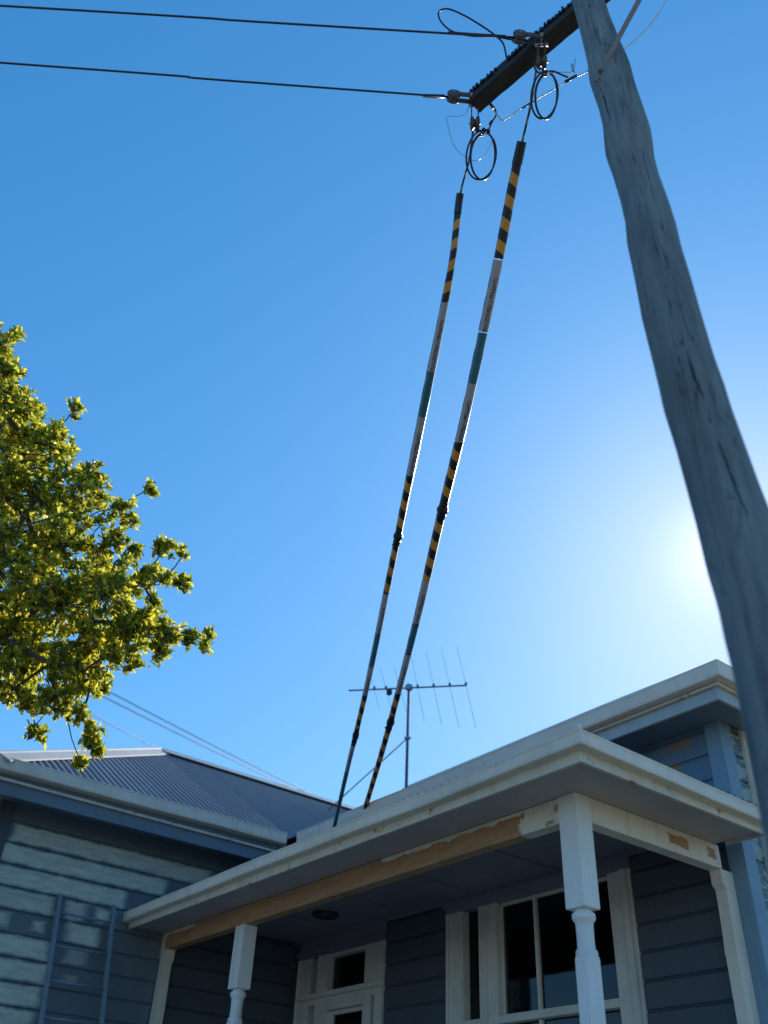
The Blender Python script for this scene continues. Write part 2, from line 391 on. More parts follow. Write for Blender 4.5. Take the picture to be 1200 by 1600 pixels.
for nm, b in (('corner_board', (XR-.1, XR+.03, YW-.035, YW+.1)),):
    lab(MB().box(*b, FL, 4.62).build(nm, m_cornerblue, H, .004), 'weathered blue corner board')
MB().box(XR-.02, XR+.045, 5.90, 6.05, FL, 4.6).build('side_trim', m_cream, H, .004)
# back and far walls
mb = MB(); siding(mb, 1, 12.7, 1, -15, XR, FL, 4.62); siding(mb, 0, -15, -1, 2.34+3.4, 12.7, FL, 4.62); mb.build('rear_wall', m_blue, H)
# wing
mb = MB(); siding(mb, 0, XW, 1, 2.30+.1, 4.11, FL, 4.60)
lab(mb.build('wing_wall', m_wing, H), 'dark blue boards with scraped pale green patches')
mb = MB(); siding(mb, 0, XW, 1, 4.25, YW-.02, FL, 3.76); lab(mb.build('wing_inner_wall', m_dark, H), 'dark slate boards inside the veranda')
mb = MB(); siding(mb, 0, XW, 1, 4.112, YW-.02, 3.765, 4.6); mb.build('wing_upper_wall', m_wing, H)
mb = MB(); siding(mb, 1, 2.30, -1, -13.15, XW-.1, FL, 4.6); siding(mb, 0, -13.15, -1, 2.4, 5.7, FL, 4.6); mb.build('wing_front_wall', m_blue, H)
MB().box(XW-.1, XW+.03, 2.265, 2.40, FL, 4.6).build('corner_board', m_dark, H, .004)
for i in range(6):
    for j in range(5):
        if -13+i*1.85 > -9 and j < 2: continue
        MB().box(-13+i*1.85, -12.8+i*1.85, 2.6+j*2.4, 2.8+j*2.4, 0, FL-.2).build('stump', m_brick, H)
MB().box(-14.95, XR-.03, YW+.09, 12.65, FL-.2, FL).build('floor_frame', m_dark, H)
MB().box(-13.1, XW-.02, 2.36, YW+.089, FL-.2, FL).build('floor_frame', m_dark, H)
MB().box(XW+.02, -3.5, 4.08, YW-.03, FL-.14, FL-.01).build('veranda_floor', m_trim, H, .005)

# ---- gutters: a rolled-front profile swept along a line, with mitred corners
def gutter(name, pts, mat, hgt=.115, dep=.11, closed_ends=True, lip=.0):
    """pts: plan points of the outer top edge (z top); outward side is to the right of travel"""
    prof = [(0, 0), (.003, -.006), (0, -.014), (-.003, -.02), (-.003, -.5*hgt), (-.004, -.78*hgt), (-.007, -.92*hgt), (-.013, -hgt+.002), (-.036, -hgt), (-dep, -hgt), (-dep, -.004), (-dep+.004, -.004), (-dep+.004, -hgt+.004), (-.036, -hgt+.004), (-.024, -hgt+.01), (-.012, -.6*hgt), (-.010, -.018), (-.010, -.006), (-.006, 0)]
    mb = MB(); P = [Vector(p) for p in pts]; n = len(P); rows = []
    sub = []
    for i, p in enumerate(P):
        dirs = []
        if i: dirs.append((P[i]-P[i-1]).normalized())
        if i < n-1: dirs.append((P[i+1]-P[i]).normalized())
        outs = [Vector((d.y, -d.x, 0)).normalized() for d in dirs]
        o = outs[0] if len(outs) == 1 else (outs[0]+outs[1])/(1+outs[0].dot(outs[1]))
        rows.append([p+o*a+Vector((0, 0, b)) for a, b in prof])
    k = len(prof)
    mb.add([v for r in rows for v in r], [(i*k+j, i*k+(j+1) % k, (i+1)*k+(j+1) % k, (i+1)*k+j) for i in range(n-1) for j in range(k)])
    mb.add(rows[0], [tuple(range(k))[::-1]]); mb.add(rows[-1], [tuple(range(k))])
    return mb.build(name, mat, H)
def wob(a, b, n, amp):                        # slightly sagging straight run
    a, b = Vector(a), Vector(b); out = []
    for i in range(n+1):
        p = a.lerp(b, i/n)
        if 0 < i < n: p += Vector((0, 0, amp*noise.noise(p*1.3)))
        out.append(p)
    return out
GX = -3.06; GY = 3.665
vg = wob((XW+.02, GY, 3.712), (GX, GY, 3.722), 24, .006)
for p in vg:
    if -5.1 < p.x < -3.7: p.z -= .011*math.sin((p.x+5.1)/1.4*math.pi)
vg2 = wob((GX, GY, 3.722), (GX, 5.50, 3.70), 5, .008)
lab(gutter('veranda_gutter', vg+vg2[1:], m_gutter, hgt=.084), 'pale painted gutter along the veranda eave')
MB().lathe((GX-.012, GY+.012, 3.72), [(0, .006), (.012, .012), (.024, .012), (.032, .004)], 10).build('gutter_knob', m_cream, H)
# veranda fascia behind the gutter and flat soffit
mb = MB(); mb.box(XW+.02, GX-.075, GY+.075, GY+.10, 3.575, 3.70); mb.box(GX-.10, GX-.075, GY+.101, 5.48, 3.575, 3.70)
mb.build('veranda_fascia', m_fascia_v, H, .003)
mb = MB(); mb.box(XW+.02, -3.52, GY+.101, 4.118, 3.603, 3.615); mb.box(-3.519, GX-.101, GY+.101, 5.48, 3.603, 3.615)
mb.build('veranda_soffit', m_soffit, H)
MB().box(-3.44, GX-.08, 5.481, 5.50, 3.58, 3.75).build('soffit_end_board', m_soffit, H)
MB().box(XW+.02, -3.66, 4.12, 4.215, 3.45, 3.602).build('front_beam', m_beam_f, H, .004)
MB().box(-3.612, -3.518, 4.246, 5.52, 3.45, 3.602).build('side_beam', m_beam_s, H, .004)
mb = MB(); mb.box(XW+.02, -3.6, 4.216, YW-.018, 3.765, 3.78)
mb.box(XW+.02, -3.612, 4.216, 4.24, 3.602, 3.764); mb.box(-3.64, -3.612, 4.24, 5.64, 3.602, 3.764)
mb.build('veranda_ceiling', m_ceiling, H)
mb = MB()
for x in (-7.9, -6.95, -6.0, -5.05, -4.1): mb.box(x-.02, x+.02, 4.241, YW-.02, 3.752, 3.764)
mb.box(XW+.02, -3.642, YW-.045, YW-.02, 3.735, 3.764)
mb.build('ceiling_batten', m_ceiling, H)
MB().lathe((-7.57, 5.14, 3.752), [(.0, .06), (.004, .095), (-.02, .115), (-.012, .125), (.012, .125)], 24).build('ceiling_light', m_black, H)

# posts
def post(x0, x1, y0, y1, zt=3.449, half=False):
    cx, cy = (x0+x1)/2, (y0+y1)/2
    P = D.objects.new('veranda_post', None); COL.objects.link(P); P.location = Vector((cx, cy, FL))-H.location; P.parent = H
    P.empty_display_size = .1
    MB().box(x0, x1, y0, y1, 2.96, zt).build('post_head', m_post, P, .006)
    r = .058
    prof = [(2.958, .045), (2.945, .050), (2.938, .064), (2.915, .067), (2.903, .062), (2.89, .051), (2.86, .049), (2.80, .048), (2.755, .050), (2.748, .058), (2.732, .062), (2.718, .058), (2.708, .055), (2.69, .055)]
    MB().lathe((cx, cy, 0), prof[::-1], 24).build('post_neck', m_post, P)
    sh = MB(); s = .056; cch = .018
    def octo(z, s, c): return [(cx+a, cy+b, z) for a, b in ((s-c, -s), (s, -s+c), (s, s-c), (s-c, s), (-s+c, s), (-s, s-c), (-s, -s+c), (-s+c, -s))]
    rings = [octo(2.716, .054, .018), octo(2.70, s, cch), octo(1.75, s, cch), octo(1.72, .049, .02)]
    sh.add([v for g in rings for v in g], [(i*8+k, i*8+(k+1) % 8, (i+1)*8+(k+1) % 8, (i+1)*8+k) for i in range(3) for k in range(8)][::-1]); sh.build('post_shaft', m_post, P)
    MB().box(x0, x1, y0, y1, FL, 1.72).build('post_foot', m_post, P, .006)
post(-3.66, -3.515, 4.114, 4.245, 3.603)
post(-7.42, -7.272, 4.112, 4.245)
# half posts on the walls with a shaped edge
def halfpost(ax, base, u_in, u_out, y0, y1):
    mb = MB(); prof = [(3.449, 0), (3.36, 0), (3.33, -.03), (3.2, -.03), (3.05, -.024), (2.95, -.015), (2.93, -.02), (2.6, -.02), (2.0, -.02), (FL, 0)]
    vs = []
    for z, d in prof:
        o = u_out+d*(1 if u_out > u_in else -1)
        for u in (u_in, o):
            for y in (y0, y1): vs.append((u, y, z) if ax == 0 else (y, u, z))
    k = len(prof); fs = []
    for i in range(k-1):
        a = 4*i; fs += [(a, a+2, a+6, a+4), (a+2, a+3, a+7, a+6), (a+3, a+1, a+5, a+7), (a+1, a, a+4, a+5)]
    fs += [(0, 1, 3, 2), (4*k-4, 4*k-2, 4*k-1, 4*k-3)]
    return mb.add(vs, fs).build('half_post', m_cream, H)
halfpost(0, 0, XW+.018, XW+.14, 4.125, 4.21)
halfpost(1, 0, 5.632, 5.50, -3.605, -3.522)
# handrail between the posts
for b in ((XW+.15, -7.425, 4.15, 4.21), (-3.6, -3.54, 4.25, 5.6), (-7.26, -5.9-1e-3, 4.15, 4.21), (-4.9, -3.665, 4.15, 4.21)): MB().box(*b, FL+.9, FL+.96).build('handrail', m_post, H, .004)
mb = MB()
for i in range(6): mb.box(-5.9, -4.9, 4.06-.25*(i+1), 4.06-.25*i-.001, .0, FL-.13*(i+1))
mb.build('front_steps', m_trim, H)

# ---- window unit
def window_unit():
    W = D.objects.new('front_window', None); COL.objects.link(W); W.location = Vector((-5.4, YW, 2.0))-H.location; W.parent = H
    y0 = YW-.03
    mb = MB()
    for x0, x1, yy in ((-6.42, -6.205, y0), (-6.005, -5.79, y0), (-4.585, -4.37, y0)): mb.box(x0, x1, yy, YW+.10, 1.4, 3.652)
    for x0, x1, yy in ((-6.40, -6.375, y0-.018), (-6.24, -6.222, y0-.012), (-5.93, -5.905, y0-.014), (-4.45, -4.40, y0-.022)): mb.box(x0, x1, yy, y0-.0005, 1.4, 3.651)
    mb.box(-6.204, -6.006, y0+.012, YW+.06, 2.745, 2.812)
    mb.box(-5.789, -4.586, y0-.006, YW+.06, 2.755, 2.812)
    lab(mb.build('frame', m_trim, W, .003), 'off white window frame')
    mb = MB(); mb.box(-6.42, -4.37, y0-.004, YW+.09, 3.653, 3.764); mb.box(-6.44, -4.35, y0-.03, y0-.005, 3.70, 3.733); mb.build('head_board', m_ceiling, W, .003)
    mb = MB(); mb.box(-5.40, -5.37, YW+.01, YW+.05, 2.813, 3.652); mb.box(-5.40, -5.37, YW+.01, YW+.05, 1.45, 2.754)
    mb.box(-5.789, -5.765, YW+.02, YW+.05, 2.813, 3.652); mb.box(-4.61, -4.586, YW+.02, YW+.05, 2.813, 3.652)
    mb.box(-5.789, -4.586, YW+.02, YW+.049, 3.625, 3.6515)
    mb.build('sash_bar', m_trim, W, .002)
    MB().box(-6.46, -4.33, YW-.08, YW+.09, 1.36, 1.4).build('sill', m_trim, W, .004)
    MB().box(-6.204, -6.006, YW+.052, YW+.057, 1.42, 3.652).build('pane', m_glass, W)
    for a, b in ((-5.765, -5.4), (-5.37, -4.61)): MB().box(a, b, YW+.036, YW+.042, 1.42, 3.625).build('pane', m_glass, W)
    for cx0, cx1 in ((-6.19, -6.06), (-5.76, -5.52), (-4.86, -4.62)):
        mb = MB(); k_ = 40; vs = []
        for i in range(k_+1):
            t = i/k_; x = cx0+(cx1-cx0)*t; yy = YW+.15+.022*math.sin(t*26)+.008*math.sin(t*61)
            vs += [(x, yy, 1.3), (x, yy, 3.66)]
        mb.add(vs, [(2*i, 2*i+2, 2*i+3, 2*i+1) for i in range(k_)], smooth=True); mb.build('curtain', m_curtain, W)
window_unit()
# ---- door unit
def door_unit():
    W = D.objects.new('front_door', None); COL.objects.link(W); W.location = Vector((-8.0, YW, FL))-H.location; W.parent = H
    y0 = YW-.025
    def fr(mb, x0, x1, z0, z1, p=0.): mb.box(x0, x1, y0-p, YW+.08, z0, z1)
    mb = MB(); fr(mb, -8.735, -8.50, FL, 3.575); fr(mb, -8.385, -8.205, FL, 3.575, .004); fr(mb, -7.585, -7.47, FL, 3.575, .004); fr(mb, -7.42, -7.285, FL, 3.575)
    mb.box(-7.31, -7.286, y0-.02, y0-.001, FL, 3.574); mb.box(-8.72, -8.70, y0-.02, y0-.001, FL, 3.574)
    mb.box(-8.36, -8.335, y0-.018, y0-.0045, FL, 3.574); mb.box(-7.545, -7.52, y0-.018, y0-.0045, 3.2, 3.574)
    mb.box(-8.49, -8.386, y0+.001, YW+.08, 3.13, 3.20); mb.box(-7.469, -7.421, y0+.001, YW+.08, 3.13, 3.574)
    mb.box(-8.204, -7.586, y0+.003, YW+.07, 3.575-.03, 3.5749)
    lab(mb.build('frame', m_trim, W, .003), 'off white door frame with sidelights')
    MB().box(-8.70, -7.30, y0-.03, y0-.021, 3.19, 3.235).build('transom', m_trim, W, .003)
    MB().box(-8.204, -7.586, y0+.003, YW+.07, 3.07, 3.215).build('transom_rail', m_trim, W, .003)
    mb = MB(); mb.box(-8.735, -7.285, y0-.004, YW+.09, 3.576, 3.764); mb.box(-8.75, -7.27, y0-.028, y0-.0045, 3.60, 3.63); mb.build('head_board', m_ceiling, W, .003)
    MB().box(-8.204, -7.586, YW+.05, YW+.055, 3.216, 3.544).build('fanlight_pane', m_glass, W)
    for a, b in ((-8.499, -8.386), (-7.469, -7.421)): MB().box(a, b, YW+.05, YW+.055, FL, 3.13 if a > -8 else 3.574).build('sidelight_pane', m_glass, W)
    L = MB(); X0, X1 = -8.204, -7.586; yy0, yy1 = YW+.02, YW+.06
    L.box(X0, X0+.085, yy0, yy1, FL+.01, 3.066); L.box(X1-.07, X1, yy0, yy1, FL+.01, 3.066)
    L.box(X0+.0851, X1-.0701, yy0, yy1, 3.03, 3.066); L.box(X0+.0851, X1-.0701, yy0, yy1, FL+.01, 1.9); 
    L.build('door_leaf', m_trim, W, .003)
    MB().box(X0+.086, X1-.071, YW+.035, YW+.04, 1.9, 3.03).build('door_pane', m_glass, W)
    MB().lathe((X1-.035, yy0, 1.85), [(0, .022), (.012, .022), (.014, .01), (.035, .01), (.04, .026), (.06, .02)], 14, Vector((0, -1, 0))).build('door_knob', m_galv, W)
door_unit()

# ---- corrugated roofs
def corr(mb, o, along, upd, s0, s1, tmin, tmax, pitch=.076, amp=.011, per=6, rows=1):
    along, upd = Vector(along).normalized(), Vector(upd).normalized(); nrm = along.cross(upd).normalized()
    if nrm.z < 0: nrm = -nrm
    o = Vector(o); k = int((s1-s0)/pitch*per); vs = []
    for i in range(k+1):
        s_ = s0+(s1-s0)*i/k; h = amp*math.cos(2*math.pi*i/per); t0, t1 = tmin(s_), max(tmax(s_), tmin(s_)+.001)
        for j in range(rows+1): vs.append(o+along*s_+upd*(t0+(t1-t0)*j/rows)+nrm*h)
    R1 = rows+1
    mb.add(vs, [(i*R1+j, i*R1+j+1, (i+1)*R1+j+1, (i+1)*R1+j) for i in range(k) for j in range(rows)], smooth=True)
TP = math.tan(rad(31.45)); CP = math.cos(rad(31.45)); SP = math.sin(rad(31.45))
# wing hip roof: eave x=-8.35..-13.65, front y=1.97
WX0, WX1, WY = -8.37, -13.63, 1.99; half = (WX0-WX1)/2; RX = (WX0+WX1)/2
mb = MB(); ze = EAVE-.012
corr(mb, (WX0, WY, ze), (0, 1, 0), (-CP, 0, SP), 0, 7.6, lambda s: 0 if s < 3.16 else (s-3.16)/CP, lambda s: min(s, half)/CP)
wr = mb.build('wing_roof', m_roof, H)
mb = MB()
corr(mb, (WX1, WY, ze), (0, 1, 0), (CP, 0, SP), 0, 9, lambda s: 0, lambda s: min(s, half)/CP)
corr(mb, (WX1, WY, ze), (1, 0, 0), (0, CP, SP), 0, 2*half, lambda s: 0, lambda s: min(s, 2*half-s)/CP)
mb.build('wing_roof', m_roof, H)
# main hip roof
MX0, MX1, MY0, MY1 = -3.09, -15.4, 5.22, 13.2; mh = (MY1-MY0)/2
mb = MB(); mlen = MX0-MX1; TPm = 31.0; cm, sm_ = math.cos(rad(TPm)), math.sin(rad(TPm))
corr(mb, (MX1, MY0, EAVE+.02), (1, 0, 0), (0, cm, sm_), 0, mlen, lambda s: 0 if s > MX0-5.28-MX1-mlen+mlen and MX1+s > WX0 else max(0, min(WX0-(MX1+s), mh-.1))/cm if MX1+s > RX else mh*.6, lambda s: min(s, mlen-s, mh)/cm)
mb.build('main_roof', m_roof, H)
mb = MB()
corr(mb, (MX0, MY0, EAVE+.02), (0, 1, 0), (-cm, 0, sm_), 0, 2*mh, lambda s: 0, lambda s: min(s, 2*mh-s)/cm)
corr(mb, (MX1, MY0, EAVE+.02), (0, 1, 0), (cm, 0, sm_), 0, 2*mh, lambda s: 0, lambda s: min(s, 2*mh-s)/cm)
corr(mb, (MX1, MY1, EAVE+.02), (1, 0, 0), (0, -cm, sm_), 0, mlen, lambda s: 0, lambda s: min(s, mlen-s, mh)/cm)
mb.build('main_roof', m_roof, H)
# veranda roof
VT = math.tan(rad(12.5)); cv, sv = math.cos(rad(12.5)), math.sin(rad(12.5)); mb = MB()
corr(mb, (XW+.02, GY+.045, 3.733), (1, 0, 0), (0, cv, sv), 0, GX-.045-XW-.02, lambda s: 0, lambda s: min(YW-GY-.065, (GX-.045-XW-.02)-s+.0)/cv)
corr(mb, (GX-.045, GY+.045, 3.732), (0, 1, 0), (-cv, 0, sv), 0, 5.50-GY-.045, lambda s: 0, lambda s: min(s, .62)/cv)
mb.build('veranda_roof', m_roof, H)
def cap(name, a, b, w=.13, th=.02, mat=None, r=.028):
    a, b = Vector(a), Vector(b); t = (b-a).normalized(); sd_ = t.cross(Vector((0, 0, 1))).normalized(); up = sd_.cross(t)
    mb = MB(); drop = .38
    for q in (a, b): pass
    prof = [(-w, -w*drop-.012), (-w, -w*drop+.004), (-r, r*.5), (-r*.6, r*1.05), (0, r*1.35), (r*.6, r*1.05), (r, r*.5), (w, -w*drop+.004), (w, -w*drop-.012), (0, -.01)]
    vs = [p+sd_*x+up*z for p in (a, b) for x, z in prof]; k = len(prof)
    mb.add(vs, [(j, (j+1) % k, k+(j+1) % k, k+j) for j in range(k)]); mb.add(vs[:k], [tuple(range(k))]); mb.add(vs[k:], [tuple(range(k))[::-1]])
    return mb.build(name, mat or m_cap, H)
apex = Vector((RX, WY+half, ze+half*TP+.02)); cap('hip_cap', (WX0, WY, ze+.02), apex); cap('ridge_cap', apex, (RX, 9.2, apex.z))
cap('hip_cap', (WX1, WY, ze+.02), apex)
ap = Vector((MX0-mh, MY0+mh, EAVE+.03+mh*math.tan(rad(TPm)))); cap('hip_cap', (MX0-.3, MY0+.3, EAVE+.2), ap); cap('ridge_cap', ap, (MX1+mh, ap.y, ap.z))
cap('hip_cap', (MX0-.1, MY1-.1, EAVE+.04), ap)
cap('hip_cap', (GX-.06, GY+.06, 3.745), (GX-.66, GY+.66, 3.745+.6*VT), w=.07, r=.016)
# main + wing gutters and fascias
gz = EAVE+.045
lab(gutter('main_gutter', wob((-8.3, MY0-.03, gz), (MX0+.03, MY0-.03, gz), 9, .008)+[Vector((MX0+.03, 13.2, gz))], m_gutter), 'pale gutter of the taller main roof')
lab(gutter('wing_gutter', [Vector((-13.65, WY-.03, gz-.04)), Vector((WX0+.03, WY-.03, gz-.04))]+wob((WX0+.03, WY-.03, gz-.04), (WX0+.03, 5.10, gz-.02), 7, .007)[1:], m_gutter), 'grey gutter along the wing eave')
def strip(name, pts, z0, z1, t, mat):
    for (x0, y0), (x1, y1) in zip(pts, pts[1:]):
        mb = MB()
        if abs(y1-y0) < 1e-6: mb.box(min(x0, x1), max(x0, x1), y0, y0+t, z0, z1)
        else: mb.box(x0-t, x0, min(y0, y1)+t+.001, max(y0, y1), z0, z1)
        mb.build(name, mat, H, .003)
# main: gutter bottom 4.59; dark bed mould, then pale fascia down to 4.44
strip('main_fascia', [(-8.3, MY0+.075), (MX0-.075, MY0+.075), (MX0-.075, 13.1)], 4.475, 4.64, .025, m_palefascia)
strip('fascia_moulding', [(-8.3, MY0+.045), (MX0-.045, MY0+.045), (MX0-.045, 13.1)], 4.565, 4.585, .028, m_fascia_v)
strip('wing_fascia', [(-13.6, WY+.08), (WX0-.08, WY+.08), (WX0-.08, 5.3)], 4.37, 4.60, .025, m_bluefascia)
strip('wing_moulding', [(-13.6, WY+.05), (WX0-.05, WY+.05), (WX0-.05, 5.2)], 4.485, 4.51, .028, m_fascia_v)
mb = MB(); mb.box(-8.3, MX0-.101, MY0+.101, YW-.018, 4.50, 4.512); mb.box(XR+.046, MX0-.101, YW-.017, 13.1, 4.50, 4.512); mb.build('main_soffit', m_bluefascia, H)
mb = MB(); mb.box(XW+.02, WX0-.106, WY+.11, 5.2, 4.45, 4.462); mb.box(-13.5, XW+.019, WY+.11, 2.28, 4.45, 4.462); mb.build('wing_soffit', m_bluefascia, H)
# downpipe in the corner where the gutters meet
p0 = Vector((-8.46, 5.02, 4.54))
mb = MB(); mb.tube([p0+Vector((0, 0, .04)), p0, p0+Vector((-.06, .06, -.07)), Vector((-8.75, 5.35, 4.36)), Vector((-8.78, 5.4, 4.3)), Vector((-8.78, 5.4, 3.9))], .035, 12)
mb.build('downpipe', m_bluefascia, H)
# ------------------------------------------------------------------ ladder
LD = thing('ladder', 'pale aluminium ladder leaning on the scraped blue wall', 'ladder', (-7.85, 3.3, 0))
tops = [Vector((-8.795, on(91, 1410, 0, -8.8).y, 3.74)), Vector((-8.795, on(172, 1440, 0, -8.8).y, 3.74))]
bots = [Vector((-7.75, tops[0].y+.0, 0)), Vector((-7.75, tops[1].y, 0))]
for a, b in zip(tops, bots):
    d = (a-b).normalized(); MB().obox((a+b)/2, d*(a-b).length/2, Vector((0, .014, 0)), d.cross(Vector((0, 1, 0)))*.026).build('rail', m_ladder, LD, .003)
k = 13
for i in range(1, k):
    a = tops[0].lerp(bots[0], i/k-.035); b = tops[1].lerp(bots[1], i/k-.035)
    MB().tube([a+Vector((0, .014, 0)), b-Vector((0, .014, 0))], .011, 8).build('rung', m_ladder, LD)

# ------------------------------------------------------------------ TV antenna
def plane_y(px, py, y): return on(px, py, 1, y)
AT = thing('tv_antenna', 'tall thin rooftop television antenna with long boom above the house roof', 'antenna', plane_y(635, 1232, 7.2))
ym = 7.2
mt, mbm = plane_y(639, 1072, ym), plane_y(635, 1240, ym); mbm.x = mt.x
MB().tube([mbm-Vector((0, 0, .15)), mt+Vector((0, 0, .02))], .020, 8).build('mast', m_antenna, AT)
bl0 = plane_y(545, 1079, ym); br0 = plane_y(729, 1071, ym)
hz = mt.z-.03
# the boom is level: find its bearing so that both tips sit at mast-top height
bl, br = on(545, 1079, 2, hz), on(729, 1071, 2, hz)
MB().tube([bl, br], .012, 8).build('boom', m_antenna, AT)
bd = (br-bl).normalized()
st_top = plane_y(633, 1155, ym); st_bot = on(541, 1240, 1, ym-.4)
MB().tube([Vector((mt.x, ym, st_top.z)), st_bot, st_bot+(st_bot-st_top)*.3], .009, 6).build('stay', m_antenna, AT)
MB().box(mt.x-.035, mt.x+.035, ym-.04, ym+.04, hz-.03, hz+.05).build('boom_clamp', m_galv, AT, .004)
MB().box(mt.x-.03, mt.x+.03, ym-.035, ym+.035, st_top.z-.015, st_top.z+.015).build('stay_clamp', m_galv, AT, .004)
eltops = [(625, 1018, 672, 1108, 651), (692, 1017, 712, 1118, 676), (708, 1012, 735, 1125, 701), (668, 1014, 690, 1118, 727), (590, 1050, 600, 1100, 602), (640, 1045, 655, 1100, 652)]
for i, (t, ln) in enumerate(((.995, .62), (.86, .60), (.725, .56), (.59, .50), (.44, .34), (.32, .30), (.22, .26))):
    c = bl.lerp(br, t); e = Vector((-.30, -.35, .92)).normalized() if t > .5 else Vector((-.3, -.5, .8)).normalized()
    e = (e-bd*e.dot(bd)*.6).normalized()
    MB().tube([c-e*ln, c+e*ln], .0028, 5).build('element', m_antenna, AT)
    MB().box(c.x-.012, c.x+.012, c.y-.012, c.y+.012, c.z+.002, c.z+.045).build('element_clip', m_antenna, AT)
MB().box(bl.lerp(br, .35).x-.03, bl.lerp(br, .35).x+.03, bl.lerp(br, .35).y-.03, bl.lerp(br, .35).y+.03, hz-.09, hz-.016).build('balun_box', m_black, AT, .005)

# ------------------------------------------------------------------ utility pole
PD = 2.7                                     # metres from the viewer
UP = thing('utility_pole', 'weathered grey timber power pole with dark crossarm at its top', 'power pole', (-1.27, 2.39, 0))
edges = [  # y, left x, right x of the trunk
    (-60, 880, 930), (0, 892, 945), (30, 901, 955), (70, 911, 972), (100, 918, 985), (130, 921, 993), (170, 935, 1007), (200, 942, 1017), (225, 944, 1021), (245, 946, 1023), (275, 957, 1031), (315, 969, 1046),
    (350, 977, 1057), (385, 980, 1065), (430, 990, 1079), (500, 1003, 1099), (560, 1018, 1117), (610, 1030, 1135), (640, 1036, 1144), (700, 1055, 1166), (760, 1071, 1188), (820, 1087, 1212), (890, 1103, 1236), (950, 1121, 1257), (1000, 1131, 1273), (1060, 1146, 1293), (1130, 1159, 1313), (1200, 1172, 1331), (1270, 1185, 1348), (1350, 1199, 1368), (1450, 1217, 1394), (1550, 1236, 1420)]
bear = Vector((-.475, .880, 0)); side = Vector((bear.y, -bear.x, 0))
rings = []
for y, xl, xr in edges:
    # project both edges to the vertical plane through the trunk
    out = []
    for px in (xl, xr):
        # compensate the slanted silhouette: sample along the normal of the trunk axis
        d = ray(px, y); t = PD/d.dot(bear); out.append(CAM+d*t)
    A, B = out; cz = (A.z+B.z)/2
    rings.append((A, B))
zs = sorted(A.z for A, B in rings)
def edge_at(idx, z):
    pts = sorted(((r[idx].z, r[idx].dot(side)) for r in rings))
    if z <= pts[0][0]: (z0, u0), (z1, u1) = pts[0], pts[4]; return u0+(u1-u0)*(z-z0)/(z1-z0)
    for (z0, u0), (z1, u1) in zip(pts, pts[1:]):
        if z0 <= z <= z1: return u0+(u1-u0)*(z-z0)/(z1-z0)
    return pts[-1][1]
mb = MB(); seg = 40; levels = []; z = -.3
ztop = 8.75
zz = []
while z < ztop: zz.append(z); z += .05
vs = []
u0b, u1b = edge_at(0, 2.6), edge_at(1, 2.6)
for z in zz:
    if z < 2.4: ua, ub = edge_at(0, 2.4)-(2.4-z)*.004, edge_at(1, 2.4)+(2.4-z)*.004
    else: ua, ub = edge_at(0, min(z, zs[-1]-.05)), edge_at(1, min(z, zs[-1]-.05))
    r = (ub-ua)/2*.99; c = bear*PD+side*((ua+ub)/2)
    for k in range(seg):
        a = 2*math.pi*k/seg
        ds = side*math.cos(a)+bear*math.sin(a)
        q = 1+.05*noise.noise(Vector((math.cos(a)*1.4, math.sin(a)*1.4, z*1.1)))*abs(math.sin(a))+.012*noise.noise(Vector((math.cos(a)*5, math.sin(a)*5, z*.6)))
        p = c+ds*r*q; vs.append((p.x, p.y, z))
mb.add(vs, [(i*seg+k, i*seg+(k+1) % seg, (i+1)*seg+(k+1) % seg, (i+1)*seg+k) for i in range(len(zz)-1) for k in range(seg)], smooth=True)
mb.add(vs[-seg:], [tuple(range(seg))]); shaft = mb.build('pole_shaft', m_pole, UP)
def pole_pt(px, py, lift=.004):              # nearest trunk surface point seen at a pixel
    d = ray(px, py); best = None
    t = (PD-.2)/d.dot(bear)
    while t < (PD+.2)/d.dot(bear):
        p = CAM+d*t; ua, ub = edge_at(0, p.z), edge_at(1, p.z); r = (ub-ua)/2*.99; cc = bear*PD+side*((ua+ub)/2)
        if math.hypot(p.x-cc.x, p.y-cc.y) < r+lift: return p
        t += .004
    return CAM+d*(PD/d.dot(bear))
# drying splits in the trunk
def split(pts, w):
    P3 = []
    for (x0, y0), (x1, y1) in zip(pts, pts[1:]):
        for j in range(6):
            t = j/6; P3.append(pole_pt(x0+(x1-x0)*t+random.uniform(-1.2, 1.2), y0+(y1-y0)*t, -.001))
    P3.append(pole_pt(*pts[-1])); n_ = len(P3)
    return P3, [w*(.25+.75*math.sin(math.pi*(i+.5)/n_))*random.uniform(.7, 1.2) for i in range(n_)]
mb = MB()
for pts, w in (([(937, 132), (950, 170), (966, 222)], .005), ([(968, 240), (982, 290), (1000, 322)], .0045), ([(1000, 322), (1012, 350), (1030, 400)], .0035), ([(1073, 548), (1086, 590), (1100, 622)], .0045),
               ([(1123, 690), (1140, 735), (1150, 765), (1168, 805)], .0045), ([(974, 337), (990, 328), (1002, 318)], .003), ([(925, 128), (938, 130), (945, 126)], .003),
               ([(955, 232), (975, 208), (995, 192)], .004), ([(1176, 955), (1199, 950)], .003), ([(1033, 370), (1038, 420)], .002)):
    P3, rr = split(pts, w); MB().tube(P3, rr, 6).build('timber_split', m_check, UP)
# knots
mb = MB()
for px, py, r in ((1141, 776, .012), (970, 221, .012), (947, 130, .014), (985, 292, .01)):
    c = pole_pt(px, py); MB().lathe(c+bear*.006, [(0, r), (.006, r*.8), (.009, r*.2)], 12, -bear).build('knot', m_pole, UP)
